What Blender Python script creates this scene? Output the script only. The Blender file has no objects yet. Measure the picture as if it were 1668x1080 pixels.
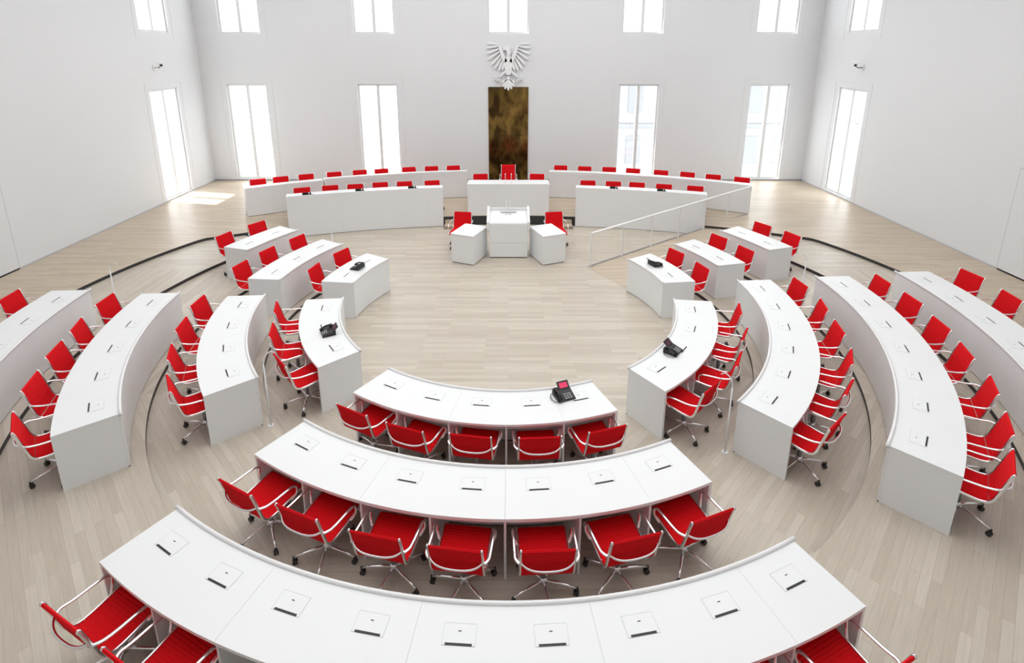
import bpy, math, random
from mathutils import Vector, Matrix
random.seed(7)
scene = bpy.context.scene
COL = scene.collection
rad = math.radians
try:
    scene.view_settings.view_transform = 'Standard'
    scene.view_settings.look = 'None'
except Exception:
    pass

# ------------------------------------------------------------------ materials
def new_mat(name, color, rough=0.5, metal=0.0, spec=0.5, noise=0.0, nscale=8.0, bump=0.0, coat=0.0):
    m = bpy.data.materials.new(name); m.use_nodes = True
    nt = m.node_tree; b = nt.nodes['Principled BSDF']
    b.inputs['Base Color'].default_value = (*color, 1)
    b.inputs['Roughness'].default_value = rough
    b.inputs['Metallic'].default_value = metal
    b.inputs['Specular IOR Level'].default_value = spec
    b.inputs['Coat Weight'].default_value = coat
    if noise > 0 or bump > 0:
        tc = nt.nodes.new('ShaderNodeTexCoord')
        n = nt.nodes.new('ShaderNodeTexNoise'); n.inputs['Scale'].default_value = nscale
        n.inputs['Detail'].default_value = 4
        nt.links.new(tc.outputs['Object'], n.inputs['Vector'])
        if noise > 0:
            mx = nt.nodes.new('ShaderNodeMix'); mx.data_type = 'RGBA'
            mx.inputs['A'].default_value = (*[c*(1-noise) for c in color], 1)
            mx.inputs['B'].default_value = (*[min(1, c*(1+noise)) for c in color], 1)
            nt.links.new(n.outputs['Fac'], mx.inputs['Factor'])
            nt.links.new(mx.outputs['Result'], b.inputs['Base Color'])
        if bump > 0:
            bp = nt.nodes.new('ShaderNodeBump'); bp.inputs['Strength'].default_value = bump
            bp.inputs['Distance'].default_value = 0.01
            nt.links.new(n.outputs['Fac'], bp.inputs['Height'])
            nt.links.new(bp.outputs['Normal'], b.inputs['Normal'])
    return m

M_wall = new_mat('wall_plaster', (0.765, 0.775, 0.79), 0.85, noise=0.015, nscale=0.7)
M_ceil = new_mat('ceiling_plaster', (0.85, 0.85, 0.85), 0.9, noise=0.01, nscale=1)
M_trim = new_mat('trim_white', (0.76, 0.765, 0.77), 0.6, noise=0.01)
M_desk = new_mat('desk_white_lacquer', (0.85, 0.86, 0.865), 0.38, noise=0.01, nscale=2)
M_desk_in = new_mat('desk_white_inner', (0.80, 0.80, 0.80), 0.5, noise=0.01, nscale=2)
M_rim = new_mat('desk_rim_white', (0.84, 0.84, 0.84), 0.3, noise=0.01)
M_seam = new_mat('seam_grey', (0.35, 0.35, 0.36), 0.6, noise=0.02)
M_line = new_mat('fine_line_grey', (0.5, 0.5, 0.52), 0.6, noise=0.02)
M_black = new_mat('black_plastic', (0.012, 0.012, 0.014), 0.4, noise=0.1)
M_riser = new_mat('dark_step_riser', (0.03, 0.03, 0.03), 0.5, noise=0.1)
M_red = new_mat('red_hopsack_fabric', (0.72, 0.006, 0.011), 0.85, spec=0.15, noise=0.10, nscale=220, bump=0.3)
M_chrome = new_mat('polished_aluminium', (0.93, 0.93, 0.94), 0.24, metal=1.0, noise=0.01)
M_colm = new_mat('grey_gas_column', (0.25, 0.25, 0.26), 0.35, metal=0.7, noise=0.03)
M_rubber = new_mat('caster_rubber', (0.03, 0.03, 0.03), 0.5, noise=0.05)
M_postw = new_mat('white_powder_coat', (0.84, 0.84, 0.84), 0.35, noise=0.01)
M_emb = new_mat('emblem_white', (0.84, 0.84, 0.85), 0.6, noise=0.01)
M_stone = new_mat('pale_facade_stone', (0.27, 0.27, 0.272), 0.9, noise=0.05, nscale=1.5)
M_stone2 = new_mat('facade_window_grey', (0.19, 0.195, 0.205), 0.6, noise=0.05, nscale=1.5)

def floor_material(name, tint=(1, 1, 1), straight=False):
    m = bpy.data.materials.new(name); m.use_nodes = True
    nt = m.node_tree; N = nt.nodes; L = nt.links; b = N['Principled BSDF']
    geo = N.new('ShaderNodeNewGeometry')
    sub = N.new('ShaderNodeVectorMath'); sub.operation = 'SUBTRACT'
    sub.inputs[1].default_value = (0, CY, 0)
    L.new(geo.outputs['Position'], sub.inputs[0])
    flatv = N.new('ShaderNodeVectorMath'); flatv.operation = 'MULTIPLY'; flatv.inputs[1].default_value = (1, 1, 0)
    L.new(sub.outputs[0], flatv.inputs[0])
    sep = N.new('ShaderNodeSeparateXYZ'); L.new(flatv.outputs[0], sep.inputs[0])
    at = N.new('ShaderNodeMath'); at.operation = 'ARCTAN2'
    L.new(sep.outputs['X'], at.inputs[0]); L.new(sep.outputs['Y'], at.inputs[1])
    dv = N.new('ShaderNodeMath'); dv.operation = 'DIVIDE'; dv.inputs[1].default_value = math.pi/4
    L.new(at.outputs[0], dv.inputs[0])
    rn = N.new('ShaderNodeMath'); rn.operation = 'ROUND'; L.new(dv.outputs[0], rn.inputs[0])
    ml = N.new('ShaderNodeMath'); ml.operation = 'MULTIPLY'; ml.inputs[1].default_value = 0.0 if straight else math.pi/4
    L.new(rn.outputs[0], ml.inputs[0])
    ln = N.new('ShaderNodeVectorMath'); ln.operation = 'LENGTH'; L.new(flatv.outputs[0], ln.inputs[0])
    gt = N.new('ShaderNodeMath'); gt.operation = 'GREATER_THAN'; gt.inputs[1].default_value = 3.1
    L.new(ln.outputs['Value'], gt.inputs[0])
    ly = N.new('ShaderNodeMath'); ly.operation = 'LESS_THAN'; ly.inputs[1].default_value = 2.2
    L.new(sep.outputs['Y'], ly.inputs[0])
    m1 = N.new('ShaderNodeMath'); m1.operation = 'MULTIPLY'; L.new(gt.outputs[0], m1.inputs[0]); L.new(ly.outputs[0], m1.inputs[1])
    m2 = N.new('ShaderNodeMath'); m2.operation = 'MULTIPLY'; L.new(ml.outputs[0], m2.inputs[0]); L.new(m1.outputs[0], m2.inputs[1])
    vr = N.new('ShaderNodeVectorRotate'); vr.rotation_type = 'Z_AXIS'
    L.new(flatv.outputs[0], vr.inputs['Vector']); L.new(m2.outputs[0], vr.inputs['Angle'])
    br = N.new('ShaderNodeTexBrick')
    br.inputs['Scale'].default_value = 1.0
    br.inputs['Brick Width'].default_value = 1.1
    br.inputs['Row Height'].default_value = 0.085
    br.inputs['Mortar Size'].default_value = 0.0014
    br.inputs['Mortar Smooth'].default_value = 0.3
    br.offset = 0.37
    c1 = (0.62, 0.555, 0.47); c2 = (0.515, 0.45, 0.37)
    br.inputs['Color1'].default_value = (*[a*t for a, t in zip(c1, tint)], 1)
    br.inputs['Color2'].default_value = (*[a*t for a, t in zip(c2, tint)], 1)
    br.inputs['Mortar'].default_value = (0.38*tint[0], 0.32*tint[1], 0.26*tint[2], 1)
    L.new(vr.outputs[0], br.inputs['Vector'])
    mp = N.new('ShaderNodeMapping'); mp.inputs['Scale'].default_value = (1.5, 22, 1)
    L.new(vr.outputs[0], mp.inputs['Vector'])
    nz = N.new('ShaderNodeTexNoise'); nz.inputs['Scale'].default_value = 2.0; nz.inputs['Detail'].default_value = 6
    L.new(mp.outputs[0], nz.inputs['Vector'])
    rmp = N.new('ShaderNodeMapRange'); rmp.inputs['To Min'].default_value = 0.84; rmp.inputs['To Max'].default_value = 1.13
    L.new(nz.outputs['Fac'], rmp.inputs['Value'])
    vm = N.new('ShaderNodeVectorMath'); vm.operation = 'SCALE'
    L.new(br.outputs['Color'], vm.inputs[0]); L.new(rmp.outputs[0], vm.inputs['Scale'])
    L.new(vm.outputs[0], b.inputs['Base Color'])
    b.inputs['Roughness'].default_value = 0.38
    bp = N.new('ShaderNodeBump'); bp.inputs['Strength'].default_value = 0.12; bp.inputs['Distance'].default_value = 0.003
    L.new(br.outputs['Fac'], bp.inputs['Height']); bp.invert = True
    L.new(bp.outputs['Normal'], b.inputs['Normal'])
    return m

CY = 9.11
M_floor = floor_material('washed_oak_planks')
M_floor2 = floor_material('oak_planks_warm', (0.96, 0.89, 0.81), straight=True)

# bronze door material: noise ramp paints sheen and dark reflections into the colour
M_brass = new_mat('brass_painted_sheen', (0.30, 0.18, 0.05), 0.2, metal=1.0)
nt = M_brass.node_tree; b = nt.nodes['Principled BSDF']
tc = nt.nodes.new('ShaderNodeTexCoord'); n = nt.nodes.new('ShaderNodeTexNoise')
mpn = nt.nodes.new('ShaderNodeMapping'); mpn.inputs['Scale'].default_value = (2.2, 1, 1.3)
nt.links.new(tc.outputs['Object'], mpn.inputs['Vector'])
n.inputs['Scale'].default_value = 1.3; n.inputs['Detail'].default_value = 8; n.inputs['Distortion'].default_value = 0.6
nt.links.new(mpn.outputs[0], n.inputs['Vector'])
cr = nt.nodes.new('ShaderNodeValToRGB')
cr.color_ramp.elements[0].position = 0.36; cr.color_ramp.elements[0].color = (0.06, 0.036, 0.013, 1)
cr.color_ramp.elements[1].position = 0.70; cr.color_ramp.elements[1].color = (0.36, 0.235, 0.07, 1)
nt.links.new(n.outputs['Fac'], cr.inputs['Fac']); nt.links.new(cr.outputs['Color'], b.inputs['Base Color'])
bpn = nt.nodes.new('ShaderNodeBump'); bpn.inputs['Strength'].default_value = 0.25; bpn.inputs['Distance'].default_value = 0.03
nt.links.new(n.outputs['Fac'], bpn.inputs['Height']); nt.links.new(bpn.outputs['Normal'], b.inputs['Normal'])

M_glass = bpy.data.materials.new('window_glass'); M_glass.use_nodes = True
nt = M_glass.node_tree; nt.nodes.clear()
o = nt.nodes.new('ShaderNodeOutputMaterial'); t = nt.nodes.new('ShaderNodeBsdfTransparent')
g = nt.nodes.new('ShaderNodeBsdfGlossy'); g.inputs['Roughness'].default_value = 0.02
mx = nt.nodes.new('ShaderNodeMixShader'); mx.inputs[0].default_value = 0.06
nt.links.new(t.outputs[0], mx.inputs[1]); nt.links.new(g.outputs[0], mx.inputs[2]); nt.links.new(mx.outputs[0], o.inputs[0])

def emis_mat(name, col, s):
    m = bpy.data.materials.new(name); m.use_nodes = True
    b = m.node_tree.nodes['Principled BSDF']
    b.inputs['Base Color'].default_value = (*[c*0.5 for c in col], 1)
    b.inputs['Emission Color'].default_value = (*col, 1); b.inputs['Emission Strength'].default_value = s
    return m
M_screen_red = emis_mat('lit_screen_pink', (0.75, 0.04, 0.13), 0.7)
M_screen = emis_mat('screen_dim', (0.10, 0.02, 0.04), 0.4)

# ------------------------------------------------------------------ helpers
def make_mesh(name, verts, faces, mat, smooth=False):
    me = bpy.data.meshes.new(name)
    me.from_pydata([tuple(v) for v in verts], [], faces)
    me.materials.append(mat)
    if smooth:
        for p in me.polygons: p.use_smooth = True
    me.update()
    import bmesh
    bm = bmesh.new(); bm.from_mesh(me); bmesh.ops.recalc_face_normals(bm, faces=bm.faces); bm.to_mesh(me); bm.free()
    return me

def link(ob, parent=None):
    COL.objects.link(ob)
    if parent: ob.parent = parent
    return ob

def mk(name, vf, mat, parent=None, origin=None, smooth=False, bevel=0.0):
    v, f = vf
    if parent is not None: o = Vector(parent['o3'])
    else: o = Vector(origin if origin else (0, 0, 0))
    me = make_mesh(name, [Vector(p)-o for p in v], f, mat, smooth)
    ob = bpy.data.objects.new(name, me)
    if parent is None: ob.location = o
    link(ob, parent)
    if bevel:
        bv = ob.modifiers.new('bevel', 'BEVEL'); bv.width = bevel; bv.segments = 2; bv.limit_method = 'ANGLE'
    return ob

def empty(name, loc, label, cat, group=None):
    e = bpy.data.objects.new(name, None); e.location = loc; e.empty_display_size = 0.2
    e['o3'] = list(loc); e['label'] = label; e['category'] = cat
    if group: e['group'] = group
    link(e); return e

def struct(ob):
    ob['kind'] = 'structure'; return ob

def box(x0, x1, y0, y1, z0, z1):
    v = [(x, y, z) for z in (z0, z1) for y in (y0, y1) for x in (x0, x1)]
    f = [(0, 1, 3, 2), (4, 6, 7, 5), (0, 4, 5, 1), (2, 3, 7, 6), (0, 2, 6, 4), (1, 5, 7, 3)]
    return v, f

def obox(c, sx, sy, sz, rot):
    v, f = box(-sx/2, sx/2, -sy/2, sy/2, 0, sz)
    R = Matrix.Rotation(rot, 3, 'Z')
    return [R @ Vector(p) + Vector(c) for p in v], f

def merge(*vfs):
    V = []; F = []
    for v, f in vfs:
        n = len(V); V += [tuple(p) for p in v]; F += [tuple(i+n for i in fc) for fc in f]
    return V, F

def xform(vf, M):
    return [M @ Vector(p) for p in vf[0]], vf[1]

def tube(pts, r, seg=8, r2=None, up=Vector((1, 0, 0))):
    pts = [Vector(p) for p in pts]; V = []; F = []; n = len(pts)
    r2 = r if r2 is None else r2
    for i, p in enumerate(pts):
        t = (pts[min(i+1, n-1)] - pts[max(i-1, 0)]).normalized()
        a = up - t*up.dot(t)
        if a.length < 1e-3: a = Vector((0, 0, 1)) - t*t.z
        if a.length < 1e-3: a = Vector((0, 1, 0))
        a.normalize(); bb = t.cross(a)
        for k in range(seg):
            th = 2*math.pi*k/seg
            V.append(p + a*math.cos(th)*r + bb*math.sin(th)*r2)
    for i in range(n-1):
        for k in range(seg):
            F.append((i*seg+k, i*seg+(k+1) % seg, (i+1)*seg+(k+1) % seg, (i+1)*seg+k))
    F.append(tuple(range(seg))); F.append(tuple((n-1)*seg+k for k in reversed(range(seg))))
    return V, F

def cyl(c, r, z0, z1, seg=16, r_top=None):
    rt = r if r_top is None else r_top
    V = [(c[0]+r*math.cos(2*math.pi*k/seg), c[1]+r*math.sin(2*math.pi*k/seg), z0) for k in range(seg)]
    V += [(c[0]+rt*math.cos(2*math.pi*k/seg), c[1]+rt*math.sin(2*math.pi*k/seg), z1) for k in range(seg)]
    F = [(k, (k+1) % seg, seg+(k+1) % seg, seg+k) for k in range(seg)]
    F += [tuple(range(seg)), tuple(reversed(range(seg, 2*seg)))]
    return V, F

def P(c, r, phi, z=0.0):
    a = rad(phi); return Vector((c[0]+r*math.sin(a), c[1]-r*math.cos(a), z))

def arc(c, r0, r1, z0, z1, p0, p1, step=1.5):
    n = max(1, int(abs(p1-p0)/step)); V = []; F = []
    for i in range(n+1):
        p = p0+(p1-p0)*i/n
        V += [P(c, r0, p, z0), P(c, r1, p, z0), P(c, r1, p, z1), P(c, r0, p, z1)]
    for i in range(n):
        a = i*4; b2 = a+4
        for k in range(4):
            F.append((a+k, a+(k+1) % 4, b2+(k+1) % 4, b2+k))
    F += [(0, 1, 2, 3), (n*4+3, n*4+2, n*4+1, n*4)]
    return V, F

def catmull(pts, n=6):
    out = []; m = len(pts)
    for i in range(m-1):
        p0 = Vector(pts[max(i-1, 0)]); p1 = Vector(pts[i]); p2 = Vector(pts[i+1]); p3 = Vector(pts[min(i+2, m-1)])
        for k in range(n):
            t = k/n
            out.append(0.5*((2*p1)+(-p0+p2)*t+(2*p0-5*p1+4*p2-p3)*t*t+(-p0+3*p1-3*p2+p3)*t**3))
    out.append(Vector(pts[-1])); return out

# ------------------------------------------------------------------ room shell
XW = 11.0; YB = 19.5; YF = -5.0; ZC = 9.6; ZP = 0.28
def wall_holes(name, u0, u1, z0, z1, holes, fn, depth):
    us = sorted(set([u0, u1]+[h[0] for h in holes]+[h[1] for h in holes]))
    zs = sorted(set([z0, z1]+[h[2] for h in holes]+[h[3] for h in holes]))
    V = []; F = []
    def quad(a, b_, c, d):
        n = len(V); V.extend([a, b_, c, d]); F.append((n, n+1, n+2, n+3))
    for d0 in (0, depth):
        for i in range(len(us)-1):
            for j in range(len(zs)-1):
                uc = (us[i]+us[i+1])/2; zc = (zs[j]+zs[j+1])/2
                if any(h[0] < uc < h[1] and h[2] < zc < h[3] for h in holes): continue
                quad(fn(us[i], zs[j], d0), fn(us[i+1], zs[j], d0), fn(us[i+1], zs[j+1], d0), fn(us[i], zs[j+1], d0))
    for h in holes:
        a, b_, c, d = h
        quad(fn(a, c, 0), fn(b_, c, 0), fn(b_, c, depth), fn(a, c, depth))
        quad(fn(a, d, 0), fn(b_, d, 0), fn(b_, d, depth), fn(a, d, depth))
        quad(fn(a, c, 0), fn(a, d, 0), fn(a, d, depth), fn(a, c, depth))
        quad(fn(b_, c, 0), fn(b_, d, 0), fn(b_, d, depth), fn(b_, c, depth))
    return struct(mk(name, (V, F), M_wall))

W = 0.725; zl = (0.34, 3.84); zu = (5.58, 8.1)
backH = [(c-W, c+W, *zl) for c in (-9.4, -4.7, 4.7, 9.4)] + [(c-W, c+W, *zu) for c in (-9.4, -4.7, 0, 4.7, 9.4)]
sideH = [(16.6, 18.05, *zl), (16.6, 18.05, *zu)]
D = 0.30
fb = lambda u, z, d: (u, YB+d, z)
fl = lambda u, z, d: (-XW-d, u, z)
fr = lambda u, z, d: (XW+d, u, z)
ff = lambda u, z, d: (u, YF-d, z)
wall_holes('wall_back', -XW, XW, 0, ZC, backH, fb, D)
wall_holes('wall_left', YF, YB, 0, ZC, sideH, fl, D)
wall_holes('wall_right', YF, YB, 0, ZC, sideH, fr, D)
wall_holes('wall_front', -XW, XW, 0, ZC, [], ff, D)
struct(mk('ceiling', box(-XW-.3, XW+.3, YF-.3, YB+.3, ZC, ZC+.2), M_ceil))

wn = 0
def window(h, fn):
    global wn
    wn += 1
    a, b_, c, d = h
    def bx(u0, u1, z0, z1, d0, d1):
        v = [fn(u, z, dd) for dd in (d0, d1) for z in (z0, z1) for u in (u0, u1)]
        return v, [(0, 1, 3, 2), (4, 6, 7, 5), (0, 4, 5, 1), (2, 3, 7, 6), (0, 2, 6, 4), (1, 5, 7, 3)]
    fw = 0.07; m = (a+b_)/2
    d0, d1 = 0.06, 0.14
    vf = merge(bx(a, a+fw, c, d, d0, d1), bx(b_-fw, b_, c, d, d0, d1), bx(a+fw, b_-fw, c, c+fw, d0, d1),
               bx(a+fw, b_-fw, d-fw, d, d0, d1), bx(m-0.055, m+0.055, c+fw, d-fw, d0, d1))
    w = struct(mk('window_%d' % wn, vf, M_trim))
    w['o3'] = [0, 0, 0]
    mk('glass_pane', merge(bx(a+fw, m-.055, c+fw, d-fw, 0.095, 0.105), bx(m+.055, b_-fw, c+fw, d-fw, 0.095, 0.105)), M_glass, parent=w)
    e = 0.2; t2 = 0.02; cz = max(c-e, ZP+0.01)
    tv = merge(bx(a-e, a-e+t2, cz, d+e, -0.008, 0.0), bx(b_+e-t2, b_+e, cz, d+e, -0.008, 0.0),
               bx(a-e, b_+e, d+e-t2, d+e, -0.008, 0.0))
    struct(mk('trim_%d' % wn, tv, M_trim))
for h in backH: window(h, fb)
for h in sideH: window(h, fl)
for h in sideH: window(h, fr)

struct(mk('baseboard_back', box(-XW, XW, YB-0.012, YB, ZP, ZP+0.05), M_seam))
struct(mk('baseboard_left', box(-XW, -XW+0.012, YF, YB-0.012, ZP, ZP+0.03), M_line))
struct(mk('baseboard_right', box(XW-0.012, XW, YF, YB-0.012, ZP, ZP+0.03), M_line))
for i, s in enumerate((-1, 1)):
    x0, x1 = sorted((s*XW, s*(XW-0.012)))
    dd = struct(mk('door_%d' % (i+1), box(x0, x1, 10.25, 11.2, ZP, 2.6), M_wall))
    x0, x1 = sorted((s*XW, s*(XW-0.008)))
    struct(mk('trim_%d' % (40+i), merge(box(x0, x1, 11.2, 11.215, ZP, 2.615), box(x0, x1, 10.235, 10.25, ZP, 2.615), box(x0, x1, 10.25, 11.2, 2.6, 2.615)), M_line))

# ---- floors
C0 = (0.0, CY)
struct(mk('floor', box(-XW, XW, YF, YB, -0.1, 0.0), M_floor))
GY = -2.0; GR = 17.1
def in_hole(x, y):
    return math.hypot(x, y-CY) < 8.95 and y < GY+math.sqrt(max(0, (GR+0.06)**2-x*x))
V = []; F = []; n = 288
for i in range(n):
    a = 2*math.pi*i/n; dx, dy = math.sin(a), -math.cos(a)
    lo, hi = 4.0, 9.2
    for _ in range(30):
        mid = (lo+hi)/2
        if in_hole(dx*mid, CY+dy*mid): lo = mid
        else: hi = mid
    rin = lo
    ts = []
    if dx > 1e-9: ts.append(XW/dx)
    if dx < -1e-9: ts.append(-XW/dx)
    if dy > 1e-9: ts.append((YB-CY)/dy)
    if dy < -1e-9: ts.append((YF-CY)/dy)
    ro = min(ts)
    V += [(dx*rin, CY+dy*rin, 0.0), (dx*rin, CY+dy*rin, ZP), (dx*ro, CY+dy*ro, ZP)]
for i in range(n):
    a = 3*i; b_ = 3*((i+1) % n)
    F += [(a, b_, b_+1, a+1), (a+1, b_+1, b_+2, a+2)]
pf = struct(mk('floor', (V, F), M_floor2))
pf.data.materials.append(M_riser)
for p in pf.data.polygons:
    if abs(p.normal.z) < 0.5: p.material_index = 1

TZ = [0.0, 0.07, 0.14, 0.21]
TR = [(4.22, 5.70), (5.70, 7.25), (7.25, 8.95)]
for i, (r0, r1) in enumerate(TR):
    o = struct(mk('floor', arc(C0, r0, r1, 0.0, TZ[i+1], -122.5, 122.5), M_floor))
    o.data.materials.append(M_riser)
    for p in o.data.polygons:
        if abs(p.normal.z) < 0.5:
            cc = p.center; rr = math.hypot(cc.x, cc.y-CY)
            if abs(rr-r0) < 0.05: p.material_index = 1
dr = Vector((math.sin(rad(122.5)), -math.cos(rad(122.5)), 0)); pn = Vector((-dr.y, dr.x, 0))
cc0 = Vector((0, CY, 0))
s0, s1 = 3.1, 9.1
A = cc0+dr*s0; B = cc0+dr*s1; wd = 1.36
rv = [A, B, B+pn*wd, A+pn*wd, A+Vector((0, 0, .004)), B+Vector((0, 0, ZP+.004)), B+pn*wd+Vector((0, 0, ZP+.004)), A+pn*wd+Vector((0, 0, .004))]
ramp = struct(mk('floor', (rv, [(0, 1, 2, 3), (4, 5, 6, 7), (0, 1, 5, 4), (1, 2, 6, 5), (2, 3, 7, 6), (3, 0, 4, 7)]), M_floor2))
for s in (-1, 1):
    for k, (y0, z1) in enumerate(((14.72, .093), (14.97, .187))):
        x0, x1 = sorted((s*1.24, s*1.86))
        o = struct(mk('floor', box(x0, x1, y0, 15.16, 0 if k == 0 else .093, z1), M_floor2))

# ------------------------------------------------------------------ chair template
prof = catmull([(.245, .405), (.268, .437), (.235, .462), (.10, .448), (-.07, .430), (-.18, .438), (-.238, .49), (-.27, .60), (-.30, .72), (-.33, .835), (-.346, .855)], 9)
def sling(pts, hw, th=0.020, ribp=0.028):
    n = len(pts); V = []; F = []
    res = []; acc = 0
    for i in range(n-1):
        a, b_ = pts[i], pts[i+1]; L_ = (b_-a).length; k = max(1, int(L_/0.006))
        for j in range(k):
            res.append((a.lerp(b_, j/k), acc+L_*j/k))
        acc += L_
    res.append((pts[-1], acc))
    m = len(res)
    for i, (p, s) in enumerate(res):
        q0 = res[max(0, i-1)][0]; q1 = res[min(m-1, i+1)][0]
        t = (q1-q0).normalized(); nn = Vector((-t.y, t.x))
        e = th/2*(0.55+0.45*abs(math.sin(math.pi*s/ribp)))
        for sg, xx in ((1, -hw), (1, hw), (-1, hw), (-1, -hw)):
            q = p+nn*e*sg; V.append((xx, q.x, q.y))
    for i in range(m-1):
        a = 4*i; b_ = a+4
        for k in range(4): F.append((a+k, a+(k+1) % 4, b_+(k+1) % 4, b_+k))
    F += [(0, 1, 2, 3), (4*m-1, 4*m-2, 4*m-3, 4*m-4)]
    return V, F
isp = 5*9+4
parts = []
parts.append(('seat', make_mesh('seat', *sling(prof[:isp], .226), M_red)))
parts.append(('backrest', make_mesh('backrest', *sling(prof[isp:], .226), M_red)))
for s in (-1, 1):
    pts = [(s*.240, p.x, p.y) for p in prof[::3]]
    parts.append(('side_rail', make_mesh('side_rail', *tube(pts, .011, 8, .017), M_chrome, True)))
    ap = [(-.283, .655), (-.24, .655), (-.14, .636), (.02, .626), (.10, .612), (.135, .57), (.125, .50), (.09, .442)]
    ap = catmull(ap, 4)
    xs = []
    for i, p in enumerate(ap):
        t = i/(len(ap)-1); xo = .247+.038*min(1, min(t, 1-t)*6)
        xs.append((s*xo, p.x, p.y))
    parts.append(('armrest', make_mesh('armrest', *tube(xs, .015, 8, .010), M_chrome, True)))
bp = [(-.240, -.288, .675), (-.18, -.332, .655), (-.08, -.356, .645), (.08, -.356, .645), (.18, -.332, .655), (.240, -.288, .675)]
parts.append(('back_brace', make_mesh('back_brace', *tube(catmull(bp, 4), .012, 8, .012, Vector((0, 0, 1))), M_chrome, True)))
ub = merge(tube(catmull([(-.240, .10, .435), (-.12, .06, .395), (0, .0, .385), (.12, .06, .395), (.240, .10, .435)], 4), .012, 8, .012, Vector((0, 0, 1))),
           tube(catmull([(-.240, -.13, .425), (-.12, -.06, .395), (0, 0, .385), (.12, -.06, .395), (.240, -.13, .425)], 4), .012, 8, .012, Vector((0, 0, 1))),
           cyl((0, 0), .05, .36, .39, 14))
parts.append(('seat_bracket', make_mesh('seat_bracket', *ub, M_chrome, True)))
parts.append(('gas_column', make_mesh('gas_column', *merge(cyl((0, 0), .026, .12, .30, 14), cyl((0, 0), .016, .30, .37, 12)), M_colm, True)))
parts.append(('base_hub', make_mesh('base_hub', *cyl((0, 0), .038, .09, .155, 14, .03), M_chrome, True)))
legm = make_mesh('base_leg', *tube([(0, .02, .115), (0, .12, .112), (0, .22, .098), (0, .315, .078)], .017, 8, .013), M_chrome, True)
for v in legm.vertices:
    if v.co.y > .2: v.co.x *= .7
def ycyl(r, w, z, y, seg=14):
    V = []; F = []
    for x in (-w/2, w/2):
        for k in range(seg):
            t = 2*math.pi*k/seg; V.append((x, y+r*math.cos(t), z+r*math.sin(t)))
    for k in range(seg): F.append((k, (k+1) % seg, seg+(k+1) % seg, seg+k))
    F += [tuple(range(seg)), tuple(reversed(range(seg, 2*seg)))]
    return V, F
cast = merge(xform(ycyl(.026, .016, .026, 0), Matrix.Translation((-.014, .315, 0))), xform(ycyl(.026, .016, .026, 0), Matrix.Translation((.014, .315, 0))), cyl((0, .325), .011, .04, .085, 8))
castm = make_mesh('caster', *cast, M_rubber)
chair_parts = [(n_, m_, 0.0) for n_, m_ in parts] + [('base_leg', legm, 72*k) for k in range(5)] + [('caster', castm, 72*k) for k in range(5)]
def chair(loc, a_deg, label, group, scale=(1, 1, 1)):
    e = empty('office_chair', loc, label, 'chair', group)
    e.rotation_euler = (0, 0, rad(a_deg)); e.scale = scale
    sp = random.uniform(0, 72)
    for n_, m_, r_ in chair_parts:
        ob = bpy.data.objects.new(n_, m_)
        if n_ in ('base_leg', 'caster', 'base_hub'): ob.rotation_euler = (0, 0, rad(r_+sp))
        link(ob, e)
    return e

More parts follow.
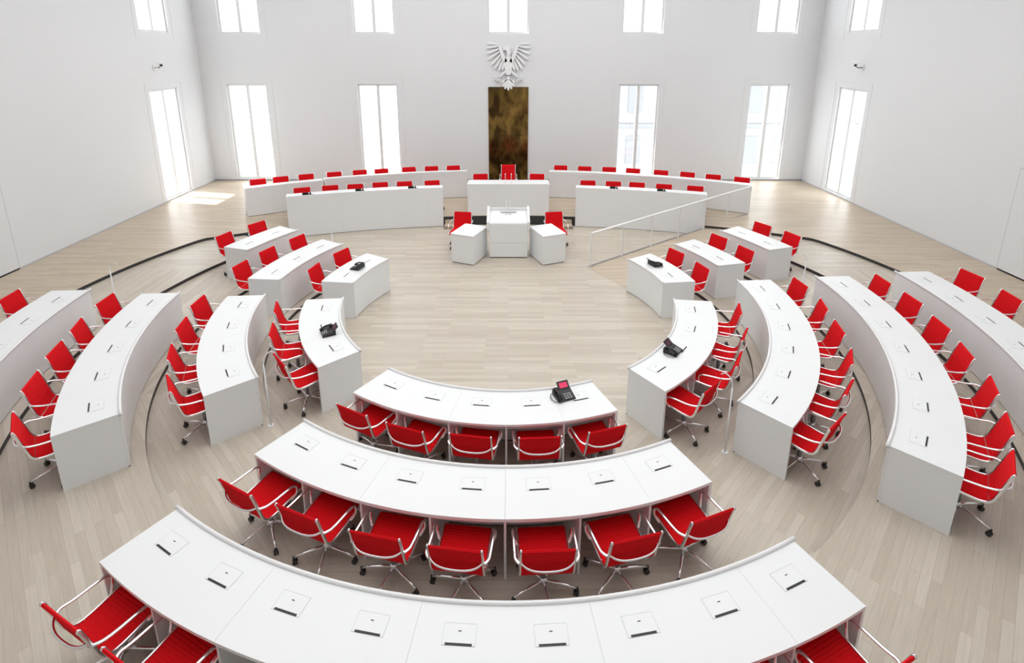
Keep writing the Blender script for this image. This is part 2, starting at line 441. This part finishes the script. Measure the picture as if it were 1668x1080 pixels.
# ------------------------------------------------------------------ desk builder
def desk(c, r0, r1, zf, p0, p1, seats, label, group, name='curved_desk', height=0.74, front_up=0.0, front_down=0.0, flaps=True, rim=True, chairs=True, chair_off=0.10,
         chair_label='red fabric swivel chair with chrome arms at curved desk', jitter=4, skip=()):
    pm = (p0+p1)/2
    o = P(c, (r0+r1)/2, pm, zf)
    e = empty(name, o, label, 'desk', group)
    zt = zf+height
    d = (p1-p0)/seats
    g = math.degrees(0.0009/r1)
    cuts = [p0]; k = 2
    while k < seats: cuts.append(p0+d*k); k += 2
    cuts.append(p1)
    tops = []; fr_ = []
    for i in range(len(cuts)-1):
        a = cuts[i]+(g if i else 0); b_ = cuts[i+1]-(g if i < len(cuts)-2 else 0)
        tops.append(arc(c, r0, r1, zt-0.03, zt, a, b_))
        fr_.append(arc(c, r0+.004, r0+.03, zf-front_down+0.012, zt-0.03, a, b_))
    mk('desktop', merge(*tops), M_desk, e)
    mk('front_panel', merge(*fr_), M_desk, e)
    mk('plinth', arc(c, r0+.012, r0+.028, zf-front_down, zf-front_down+0.012, p0, p1), M_riser, e)
    if rim:
        n = max(2, int((p1-p0)/1.5)); pts = [P(c, r0+.004, p0-.25+(p1-p0+.5)*i/n, zt+.004) for i in range(n+1)]
        mk('edge_rim', tube(pts, .019, 8, .019, Vector((0, 0, 1))), M_rim, e, smooth=True)
    if front_up > 0:
        mk('front_screen', arc(c, r0, r0+.03, zt, zt+front_up, p0, p1), M_desk, e)
    ta = math.degrees(0.035/r1)
    mk('end_panel', arc(c, r0+.031, r1, zf, zt-.031, p0, p0+ta), M_desk, e)
    mk('end_panel', arc(c, r0+.031, r1, zf, zt-.031, p1-ta, p1), M_desk, e)
    tb = math.degrees(0.011/r1)
    for i in range(1, seats):
        q = p0+d*i
        mk('partition', arc(c, r0+.031, r1-.02, zf, zt-.031, q-tb, q+tb), M_desk_in, e)
    for i in range(seats):
        a = p0+d*i+(tb if i else ta)*1.02; b_ = p0+d*(i+1)-(tb if i < seats-1 else ta)*1.02
        mk('shelf', arc(c, r0+.031, r1-.04, zt-.085, zt-.075, a, b_), M_desk_in, e)
    for i in range(seats):
        q = p0+d*(i+.5)
        if flaps:
            rr = r0+.24; o3 = P(c, rr, q, zt)
            R = Matrix.Translation(o3) @ Matrix.Rotation(rad(q), 4, 'Z')
            fl_ = mk('cable_flap', xform(merge(box(-.125, .125, -.08, -.0785, 0, .0012), box(-.125, .125, .0785, .08, 0, .0012), box(-.125, -.1235, -.0785, .0785, 0, .0012), box(.1235, .125, -.0785, .0785, 0, .0012),
                                          box(-.1225, .1225, -.077, .077, 0, .002)), R), M_desk, e)
            fl_.data.materials.append(M_line)
            for p in fl_.data.polygons:
                if p.index < 24: p.material_index = 1
            mk('cable_slot', xform(box(-.10, .10, -.078, -.062, .0005, .004), R), M_black, e)
            mk('cable_slot', xform(box(-.012, .012, .02, .026, .0005, .004), R), M_black, e)
        if chairs and i not in skip:
            cr_ = r1+chair_off+random.uniform(-.025, .03)
            lo = P(c, cr_, q+random.uniform(-.3, .3), zf)
            chair(lo, q+random.uniform(-jitter, jitter), chair_label, group.replace('desks', 'chairs'))
    return e

R = [2.98, 4.37, 5.86, 7.42]; DP = 0.65
lab = 'long curved white desk with raised rim and cable flaps'
def ring(i, p0, p1, seats, label=lab, **kw):
    return desk(C0, R[i], R[i]+DP, TZ[i], p0, p1, seats, label, 'curved white assembly desks', **kw)
ring(0, -34, 22, 5, 'curved white five-seat desk in innermost row with phone', chair_label='red chrome swivel chair tucked under innermost curved desk', chair_off=.03, jitter=3)
ring(1, -33.5, 24.5, 7, 'curved white seven-seat desk in second row', chair_label='red chrome swivel chair tucked under second-row desk', chair_off=.08, jitter=3)
ring(2, -32.2, 25.4, 9, 'curved white nine-seat desk in outer row', chair_label='red chrome swivel chair tucked under outer curved desk', skip=(2, 3, 4, 5, 6), chair_off=.05)
sl = 'red fabric swivel chair with chrome arms behind curved desk'
ring(0, -84.5, -47.5, 3, 'short curved white three-seat desk with desk phone', chair_label=sl, chair_off=.06, jitter=9)
ring(1, -86, -50.5, 4, 'curved white four-seat desk with solid end panel', chair_label=sl, chair_off=.01, jitter=7)
ring(2, -86.5, -52, 5, 'curved white five-seat desk with solid end panel', chair_label=sl, chair_off=.0, jitter=7)
ring(3, -87, -54, 6, 'curved white desk in the outermost row near wall', chair_label=sl, chair_off=.12, jitter=7, skip=(0, 1, 2, 3, 4, 5))
ring(0, 34.5, 83.5, 4, 'curved white four-seat desk with desk phone', chair_label=sl, chair_off=.06, jitter=9)
ring(1, 41.3, 94, 6, 'curved white six-seat desk with solid end panel', chair_label=sl, chair_off=.03, jitter=7)
ring(2, 45.2, 93.2, 7, 'curved white seven-seat desk with solid end panel', chair_label=sl, chair_off=.04, jitter=7)
ring(3, 48, 93, 8, 'curved white desk in the outermost row near wall', chair_label=sl, chair_off=.14, jitter=7, skip=(0, 1, 2, 3, 4, 5))
chair(P(C0, R[3]+DP+.05, -84.4, TZ[3]), -82, sl, 'curved white assembly chairs')
fs = 'small white two-seat desk at the end of a row'
ring(0, -121.3, -96.7, 2, fs, chair_label=sl, chair_off=.05)
ring(0, 96.7, 121, 2, fs, chair_label=sl, chair_off=.05)
ring(1, -121, -94.5, 3, 'white three-seat desk at the end of a row', chair_label=sl, chair_off=.05)
ring(1, 103.5, 121, 2, fs, chair_label=sl, chair_off=.05)
ring(2, -120.8, -107, 2, fs, chair_label=sl, chair_off=.05)
ring(2, 107, 120.5, 2, fs, chair_label=sl, chair_off=.05)

gl = 'red fabric chair behind tall white government bench'
def gov(cy, r, a0, a1, seats, zf, label, **kw):
    p0, p1 = sorted((180-a0, 180-a1))
    return desk((0, cy), r, r+.62, zf, p0, p1, seats, label, 'white government bench desks', name='government_bench', flaps=False, chair_label=gl, jitter=4, **kw)
gov(GY, GR, -20.7, -6.4, 6, ZP, 'tall white curved six-seat bench on podium', height=.82, front_up=.08, front_down=ZP, rim=False, chair_off=.12)
gov(GY, GR, 6.6, 18.7, 5, ZP, 'tall white curved five-seat bench on podium', height=.82, front_up=.08, front_down=ZP, rim=False, chair_off=.12)
gov(2.6, 14.6, -31.6, -23.0, 3, ZP, 'white curved rear bench section on podium', height=.78, front_up=.08, rim=False, chair_off=.12)
gov(2.6, 14.6, -22.9, -5.3, 6, ZP, 'white curved rear bench section on podium', height=.80, front_up=.10, rim=False, chair_off=.12)
gov(2.6, 14.6, 5.3, 29.3, 8, ZP, 'white curved eight-seat rear bench on podium', height=.80, front_up=.08, rim=False, chair_off=.12)

# president bench
pb = empty('president_bench', (0, 15.5, 0), 'tall white panelled central bench facing the hall', 'desk')
mk('front_panel', merge(box(-1.2, -.403, 15.2, 15.23, .012, 1.23), box(-.4, .4, 15.2, 15.23, .012, 1.23), box(.403, 1.2, 15.2, 15.23, .012, 1.23)), M_desk, pb)
mk('plinth', box(-1.18, 1.18, 15.215, 15.23, 0, .012), M_riser, pb)
mk('desktop', box(-1.22, 1.22, 15.235, 15.9, 1.16, 1.19), M_desk, pb, bevel=.004)
for s in (-1, 1):
    x0, x1 = sorted((s*1.2, s*1.165))
    mk('end_panel', box(x0, x1, 15.235, 15.9, ZP, 1.158), M_desk, pb)
    mk('end_screen', box(x0, x1, 15.235, 15.7, 1.192, 1.23), M_desk, pb)
for x in (-.4, .4):
    mk('partition', box(x-.01, x+.01, 15.235, 15.87, ZP, 1.158), M_desk_in, pb)
chair((0, 16.3, ZP+.001), 180, 'tall red president chair with high back behind bench', 'president bench chairs', (.92, 1, 1.42))
chair((-.85, 16.2, ZP+.001), 186, gl, 'president bench chairs', (1, 1, 1.1))
chair((.88, 16.2, ZP+.001), 174, gl, 'president bench chairs', (1, 1, 1.1))
def mic(loc, h, label):
    e = empty('microphone', loc, label, 'microphone', 'slim gooseneck microphones')
    x, y, z = loc
    mk('mic_base', cyl((x, y), .035, z, z+.015, 14), M_postw, e)
    mk('gooseneck', tube([(x, y, z+.01), (x, y+.01, z+h*.5), (x, y+.04, z+h*.85)], .006, 6), M_postw, e, smooth=True)
    mk('mic_head', tube([(x, y+.04, z+h*.85), (x, y+.055, z+h)], .013, 8), M_postw, e, smooth=True)
for x in (-.09, .09): mic((x, 15.5, 1.191), .28, 'slim white gooseneck microphone on the central bench')

# lectern
lc = empty('lectern', (0, 12.85, 0), 'white speaker lectern with sloped top and side cheeks', 'lectern')
mk('lectern_body', box(-.47, .47, 12.56, 13.1, .02, .88), M_desk, lc, bevel=.005)
mk('front_board', merge(box(-.47, .47, 12.53, 12.558, .03, .40), box(-.47, .47, 12.53, 12.558, .405, .90)), M_desk, lc)
mk('plinth', box(-.45, .45, 12.58, 13.08, 0, .02), M_riser, lc)
for s in (-1, 1):
    x0, x1 = sorted((s*.475, s*.535))
    V = [(x, y, z) for x in (x0, x1) for y, z in ((12.53, .75), (13.2, .75), (13.2, 1.16), (13.1, 1.16), (12.53, .95))]
    mk('side_cheek', (V, [(0, 1, 2, 3, 4), (9, 8, 7, 6, 5), (0, 5, 6, 1), (1, 6, 7, 2), (2, 7, 8, 3), (3, 8, 9, 4), (4, 9, 5, 0)]), M_desk, lc)
V = [(x, y, z) for x in (-.474, .474) for y, z in ((12.56, .885), (13.15, 1.02), (13.15, 1.05), (12.56, .915))]
mk('reading_top', (V, [(0, 1, 2, 3), (7, 6, 5, 4), (0, 4, 5, 1), (1, 5, 6, 2), (2, 6, 7, 3), (3, 7, 4, 0)]), M_desk, lc)
mk('back_ledge', box(-.474, .474, 13.155, 13.2, .5, 1.12), M_desk, lc)
mk('paper_tray', box(-.20, .20, 13.03, 13.04, 1.03, 1.06), M_line, lc)
for x in (-.05, .05): mic((x, 12.98, 1.013), .33, 'slim white gooseneck microphone on the lectern')
for s in (-1, 1):
    c = Vector((s*.965, 12.53, 0)); rot = s*rad(-22)
    e = empty('side_desk', c, 'small angled white box desk beside the lectern', 'desk', 'box desks beside lectern')
    mk('cabinet_body', obox((c.x, c.y, .02), .60, .80, .70, -rot), M_desk, e)
    mk('desktop', obox((c.x, c.y, .722), .62, .82, .028, -rot), M_desk, e, bevel=.003)
    mk('plinth', obox((c.x, c.y, 0), .56, .76, .02, -rot), M_riser, e)
    chair((s*1.26, 13.33, 0), 180+s*8, 'red fabric swivel chair behind small white side desk', 'side desk chairs')

# ------------------------------------------------------------------ phones
def phone(loc, rz, label, scr=M_screen):
    e = empty('desk_phone', loc, label, 'phone', 'black desk phones'); e.rotation_euler = (0, 0, rz); e['o3'] = [0, 0, 0]
    def lk(name, vf, mat, sm=False):
        me = make_mesh(name, vf[0], vf[1], mat, sm); ob = bpy.data.objects.new(name, me); link(ob, e)
    V = [(x, y, z) for x in (-.12, .12) for y, z in ((-.10, 0), (.10, 0), (.10, .075), (-.10, .02))]
    lk('phone_body', (V, [(0, 1, 2, 3), (7, 6, 5, 4), (0, 4, 5, 1), (1, 5, 6, 2), (2, 6, 7, 3), (3, 7, 4, 0)]), M_black)
    T = Matrix.Translation((0, 0, .012)) @ Matrix.Rotation(math.atan2(.055, .2), 4, 'X')
    lk('handset', xform(merge(tube([(-.085, -.075, .06), (-.085, 0, .075), (-.085, .075, .06)], .018, 8, .014),
                        box(-.108, -.062, -.10, -.055, .036, .065), box(-.108, -.062, .055, .10, .036, .065)), T), M_black, True)
    keys = merge(*[box(-.02+.035*i, .005+.035*i, -.085+.03*j, -.067+.03*j, .037, .047) for i in range(3) for j in range(3)])
    lk('keypad', xform(keys, T), M_seam)
    S = Matrix.Translation((.03, .06, .07)) @ Matrix.Rotation(rad(40), 4, 'X')
    lk('screen_housing', xform(box(-.075, .085, -.01, .10, -.012, 0), S), M_black)
    lk('phone_screen', xform(box(-.052, .062, .012, .078, 0, .002), S), scr)
    cord = [(-.12, -.09, .02)]
    cord += [(-.15-.03*math.sin(i/14*math.pi)+.007*math.cos(i*1.9), -.09+.012*i, .012+.007*math.sin(i*1.9)) for i in range(15)] + [(-.11, .08, .03)]
    lk('coiled_cord', tube(catmull(cord, 3), .004, 5), M_black, True)
def ph_ring(i, r, phi, label, extra=0, **kw):
    phone(P(C0, r, phi, TZ[i]+.744), rad(phi+extra), label, **kw)
ph_ring(0, R[0]+.20, 13.0, 'black desk phone with lit pink screen on white desk', extra=8, scr=M_screen_red)
ph_ring(0, R[0]+.24, -62, 'black desk phone with coiled cord on white desk')
ph_ring(0, R[0]+.20, 50, 'black desk phone with dark pink screen on desk')
ph_ring(0, R[0]+.28, -109, 'black desk phone on small white desk')
ph_ring(0, R[0]+.30, 112, 'black desk phone on small white desk')
for a in (-18.9, -14.2, -9.3, 10.2, 14.6):
    p = P((0, GY), GR+.22, 180-a, ZP+.822)
    phone(p, rad(180-a), 'black desk phone on tall white bench')

# ------------------------------------------------------------------ ramp railing
A2 = A+pn*(wd-.03); B2 = B+pn*(wd-.03)
A2 = A2 + dr*0.08; B2 = B2+dr*.22
rl = empty('ramp_railing', A2, 'white metal handrail with slim posts along ramp', 'railing')
L_ = (B2-A2).length
def zr(t):
    s = t*L_+0.08
    return min(ZP, max(0, s/(s1-s0)*ZP))+.004
top = []
for i in range(7):
    t = i/6; p = A2.lerp(B2, t); z = zr(t)
    top.append(Vector((p.x, p.y, z+.86)))
    mk('post', obox((p.x, p.y, z), .035, .02, .86, math.atan2(dr.y, dr.x)), M_postw, rl)
mk('top_rail', tube(top, .024, 8, .035, Vector((0, 0, 1))), M_postw, rl)
mk('kerb', tube([A2+pn*.045+Vector((0, 0, .02)), B2+pn*.045+Vector((0, 0, ZP+.02))], .02, 4, .02, Vector((0, 0, 1))), M_seam, rl)

def apost(phi, r, z, label='slim white aisle handrail post with curved grip'):
    p = P(C0, r, phi, z)
    e = empty('aisle_post', p, label, 'handrail', 'slim aisle posts')
    mk('pole', cyl((p.x, p.y), .013, z, z+.95, 10, .010), M_postw, e, smooth=True)
    mk('foot_plate', cyl((p.x, p.y), .04, z, z+.012, 14), M_postw, e)
    q = Vector((math.sin(rad(phi)), -math.cos(rad(phi)), 0))
    mk('grip', tube(catmull([p+Vector((0, 0, .93)), p+Vector((0, 0, 1.05))-q*.02, p+Vector((0, 0, 1.10))-q*.10, p+Vector((0, 0, 1.06))-q*.16], 5), .007, 8), M_postw, e, smooth=True)
apost(-49.3, 4.30, .07); apost(40.0, 4.32, .07); apost(-90, 7.3, .21); apost(95.6, 5.80, .14); apost(-123, 4.9, 0)

# ------------------------------------------------------------------ brass door
bd = struct(mk('door_3', merge(*[box(-.69, .69, YB-.05, YB-.002, ZP+.005+i*.855, ZP+.005+i*.855+.847) for i in range(4)]), M_brass))
struct(mk('trim_50', merge(box(-.72, -.692, YB-.04, YB-.001, ZP, 3.74), box(.692, .72, YB-.04, YB-.001, ZP, 3.74), box(-.692, .692, YB-.04, YB-.001, 3.71, 3.74)), M_brass))

# ------------------------------------------------------------------ eagle emblem
EZ = 4.43; ey0, ey1 = YB-.09, YB-.05
eg = empty('eagle_emblem', (0, YB-.06, EZ), 'white heraldic eagle emblem with spread wings on wall', 'emblem')
def flat(pts, y0=ey0, y1=ey1):
    n = len(pts)
    V = [(x, y0, z+EZ) for x, z in pts]+[(x, y1, z+EZ) for x, z in pts]
    F = [tuple(range(n)), tuple(reversed(range(n, 2*n)))]+[(i, (i+1) % n, n+(i+1) % n, n+i) for i in range(n)]
    return V, F
def feather(bx, bz, ang, ln, w, yo=0, curve=0.0):
    d = Vector((math.sin(rad(ang)), -math.cos(rad(ang)))); nn = Vector((-d.y, d.x)); pts = []
    prof_ = [(0, .35), (.3, .7), (.6, .95), (.8, 1), (.93, .6), (1, 0)]
    def pt(t, s):
        q = Vector((bx, bz))+d*ln*t+nn*(s*w/2+curve*t*t); return (q.x, q.y)
    pts = [pt(t, s) for t, s in prof_]+[pt(t, -s) for t, s in reversed(prof_[:-1])]
    return flat(pts, ey0-yo, ey1)
def strip(pts, ws, yo=0):
    pts = [Vector(p) for p in pts]; L1 = []; L2 = []
    for i, p in enumerate(pts):
        t = (pts[min(i+1, len(pts)-1)]-pts[max(i-1, 0)]).normalized(); nn = Vector((-t.y, t.x))
        L1.append(tuple(p+nn*ws[i]/2)); L2.append(tuple(p-nn*ws[i]/2))
    return flat(L1+L2[::-1], ey0-yo, ey1)
mk('body', flat([(-.06, .42), (-.12, .28), (-.15, .08), (-.12, -.12), (-.06, -.30), (.06, -.30), (.12, -.12), (.15, .08), (.12, .28), (.06, .42)], ey0-.02), M_emb, eg)
mk('head', merge(flat([(-.06, .41), (-.05, .54), (-.10, .60), (-.20, .57), (-.17, .62), (-.21, .66), (-.14, .70), (-.07, .75), (.02, .75), (.07, .69), (.08, .58), (.06, .41)], ey0-.02)), M_emb, eg)
for s in (-1, 1):
    fv = [strip([(s*.09, .18), (s*.17, .34), (s*.24, .52), (s*.29, .68), (s*.36, .80)], [.12, .13, .12, .10, .06], .02)]
    specs = [(.35, .79, 98, .40), (.33, .73, 84, .45), (.30, .65, 70, .50), (.27, .57, 57, .54), (.23, .48, 45, .56), (.20, .40, 33, .55), (.17, .32, 22, .48), (.14, .24, 12, .36)]
    for i, (x, z, a, ln) in enumerate(specs):
        fv.append(feather(s*x, z, s*a, ln, .088, .006*(i % 2), 0))
    mk('wing', merge(*fv), M_emb, eg)
    lv = [strip([(s*.08, -.12), (s*.18, -.20), (s*.28, -.30), (s*.36, -.36)], [.10, .09, .06, .045], .01)]
    for a in (-20, 20, 60, 105): lv.append(feather(s*.36, -.35, s*a, .17, .045, .01))
    mk('leg', merge(*lv), M_emb, eg)
tv = [strip([(0, -.27), (0, -.42)], [.13, .09], .02)]
for a, ln in ((-52, .30), (-34, .38), (-17, .43), (0, .46), (17, .43), (34, .38), (52, .30)): tv.append(feather(0, -.36, a, ln, .09, .005*(a % 3)))
mk('tail', merge(*tv), M_emb, eg)
mk('mounting_pin', merge(*[box(x-.01, x+.01, ey1, YB, EZ+z-.01, EZ+z+.01) for x, z in ((0, .1), (-.28, .62), (.28, .62), (0, -.5))]), M_emb, eg)

# ------------------------------------------------------------------ security cameras
for s in (-1, 1):
    x = s*XW
    e = empty('security_camera', (x, 17.0, 4.5), 'small white wall-mounted security camera on bracket', 'camera', 'wall security cameras')
    xo = x-s*.02
    mk('wall_plate', box(*sorted((x, x-s*.02)), 16.93, 17.07, 4.42, 4.58), M_postw, e)
    mk('bracket', tube([(xo, 17, 4.5), (x-s*.16, 17, 4.5), (x-s*.24, 16.97, 4.56)], .018, 8), M_colm, e, smooth=True)
    T = Matrix.Translation((x-s*.26, 16.95, 4.62)) @ Matrix.Rotation(s*rad(-35), 4, 'Z') @ Matrix.Rotation(rad(12), 4, 'X')
    mk('camera_body', xform(box(-.055, .055, -.17, .13, -.045, .055), T), M_postw, e, bevel=.01)
    mk('lens', xform(tube([(0, -.17, 0), (0, -.20, 0)], .035, 14), T), M_black, e)

# ------------------------------------------------------------------ building outside the windows on one side
eb = empty('town_building', (16, 36, -4), 'pale stone building with rows of windows outside', 'building')
mk('facade', box(5.0, 34, 36, 38, -4, 3.9), M_stone, eb)
mk('cornice', box(4.8, 34, 35.7, 36, 3.5, 3.9), M_stone2, eb)
mk('cornice', box(5.0, 34, 35.85, 36, -.1, .15), M_stone2, eb)
for j, z0 in enumerate((-2.6, .9)):
    for i in range(14):
        x0 = 6.0+i*2.0
        mk('facade_window', box(x0, x0+.95, 35.93, 36, z0, z0+1.9), M_stone2, eb)

# ------------------------------------------------------------------ lights
w = bpy.data.worlds.new('World'); scene.world = w; w.use_nodes = True
w.node_tree.nodes['Background'].inputs['Color'].default_value = (0.94, 0.98, 1.0, 1)
w.node_tree.nodes['Background'].inputs['Strength'].default_value = 5.0
def area(name, loc, rot, sx, sy, e, col=(1, 1, 1)):
    l = bpy.data.lights.new(name, 'AREA'); l.shape = 'RECTANGLE'; l.size = sx; l.size_y = sy; l.energy = e; l.color = col
    o = bpy.data.objects.new(name, l); o.location = loc; o.rotation_euler = rot; COL.objects.link(o); return o
area('ceiling_light', (0, 9.0, ZC-.05), (0, 0, 0), 15, 18, 1210, (.97, .99, 1.0))
s = bpy.data.lights.new('sun', 'SUN'); s.energy = 9.0; s.angle = rad(1.5); s.color = (1, .96, .9)
so = bpy.data.objects.new('sun', s); COL.objects.link(so)
so.rotation_euler = Vector((1.0, -.22, -1.75)).to_track_quat('-Z', 'Y').to_euler()
so.location = (-20, 25, 30)

# ------------------------------------------------------------------ camera
cam = bpy.data.cameras.new('camera'); co = bpy.data.objects.new('camera', cam); COL.objects.link(co)
co.location = (0, 0, 5.1)
co.rotation_euler = (rad(90-14.41), 0, 0)
cam.sensor_fit = 'HORIZONTAL'; cam.sensor_width = 36
cam.lens = 872/1668*36
cam.shift_x = 6/1668
cam.shift_y = -238/1668
cam.clip_start = .05
scene.camera = co
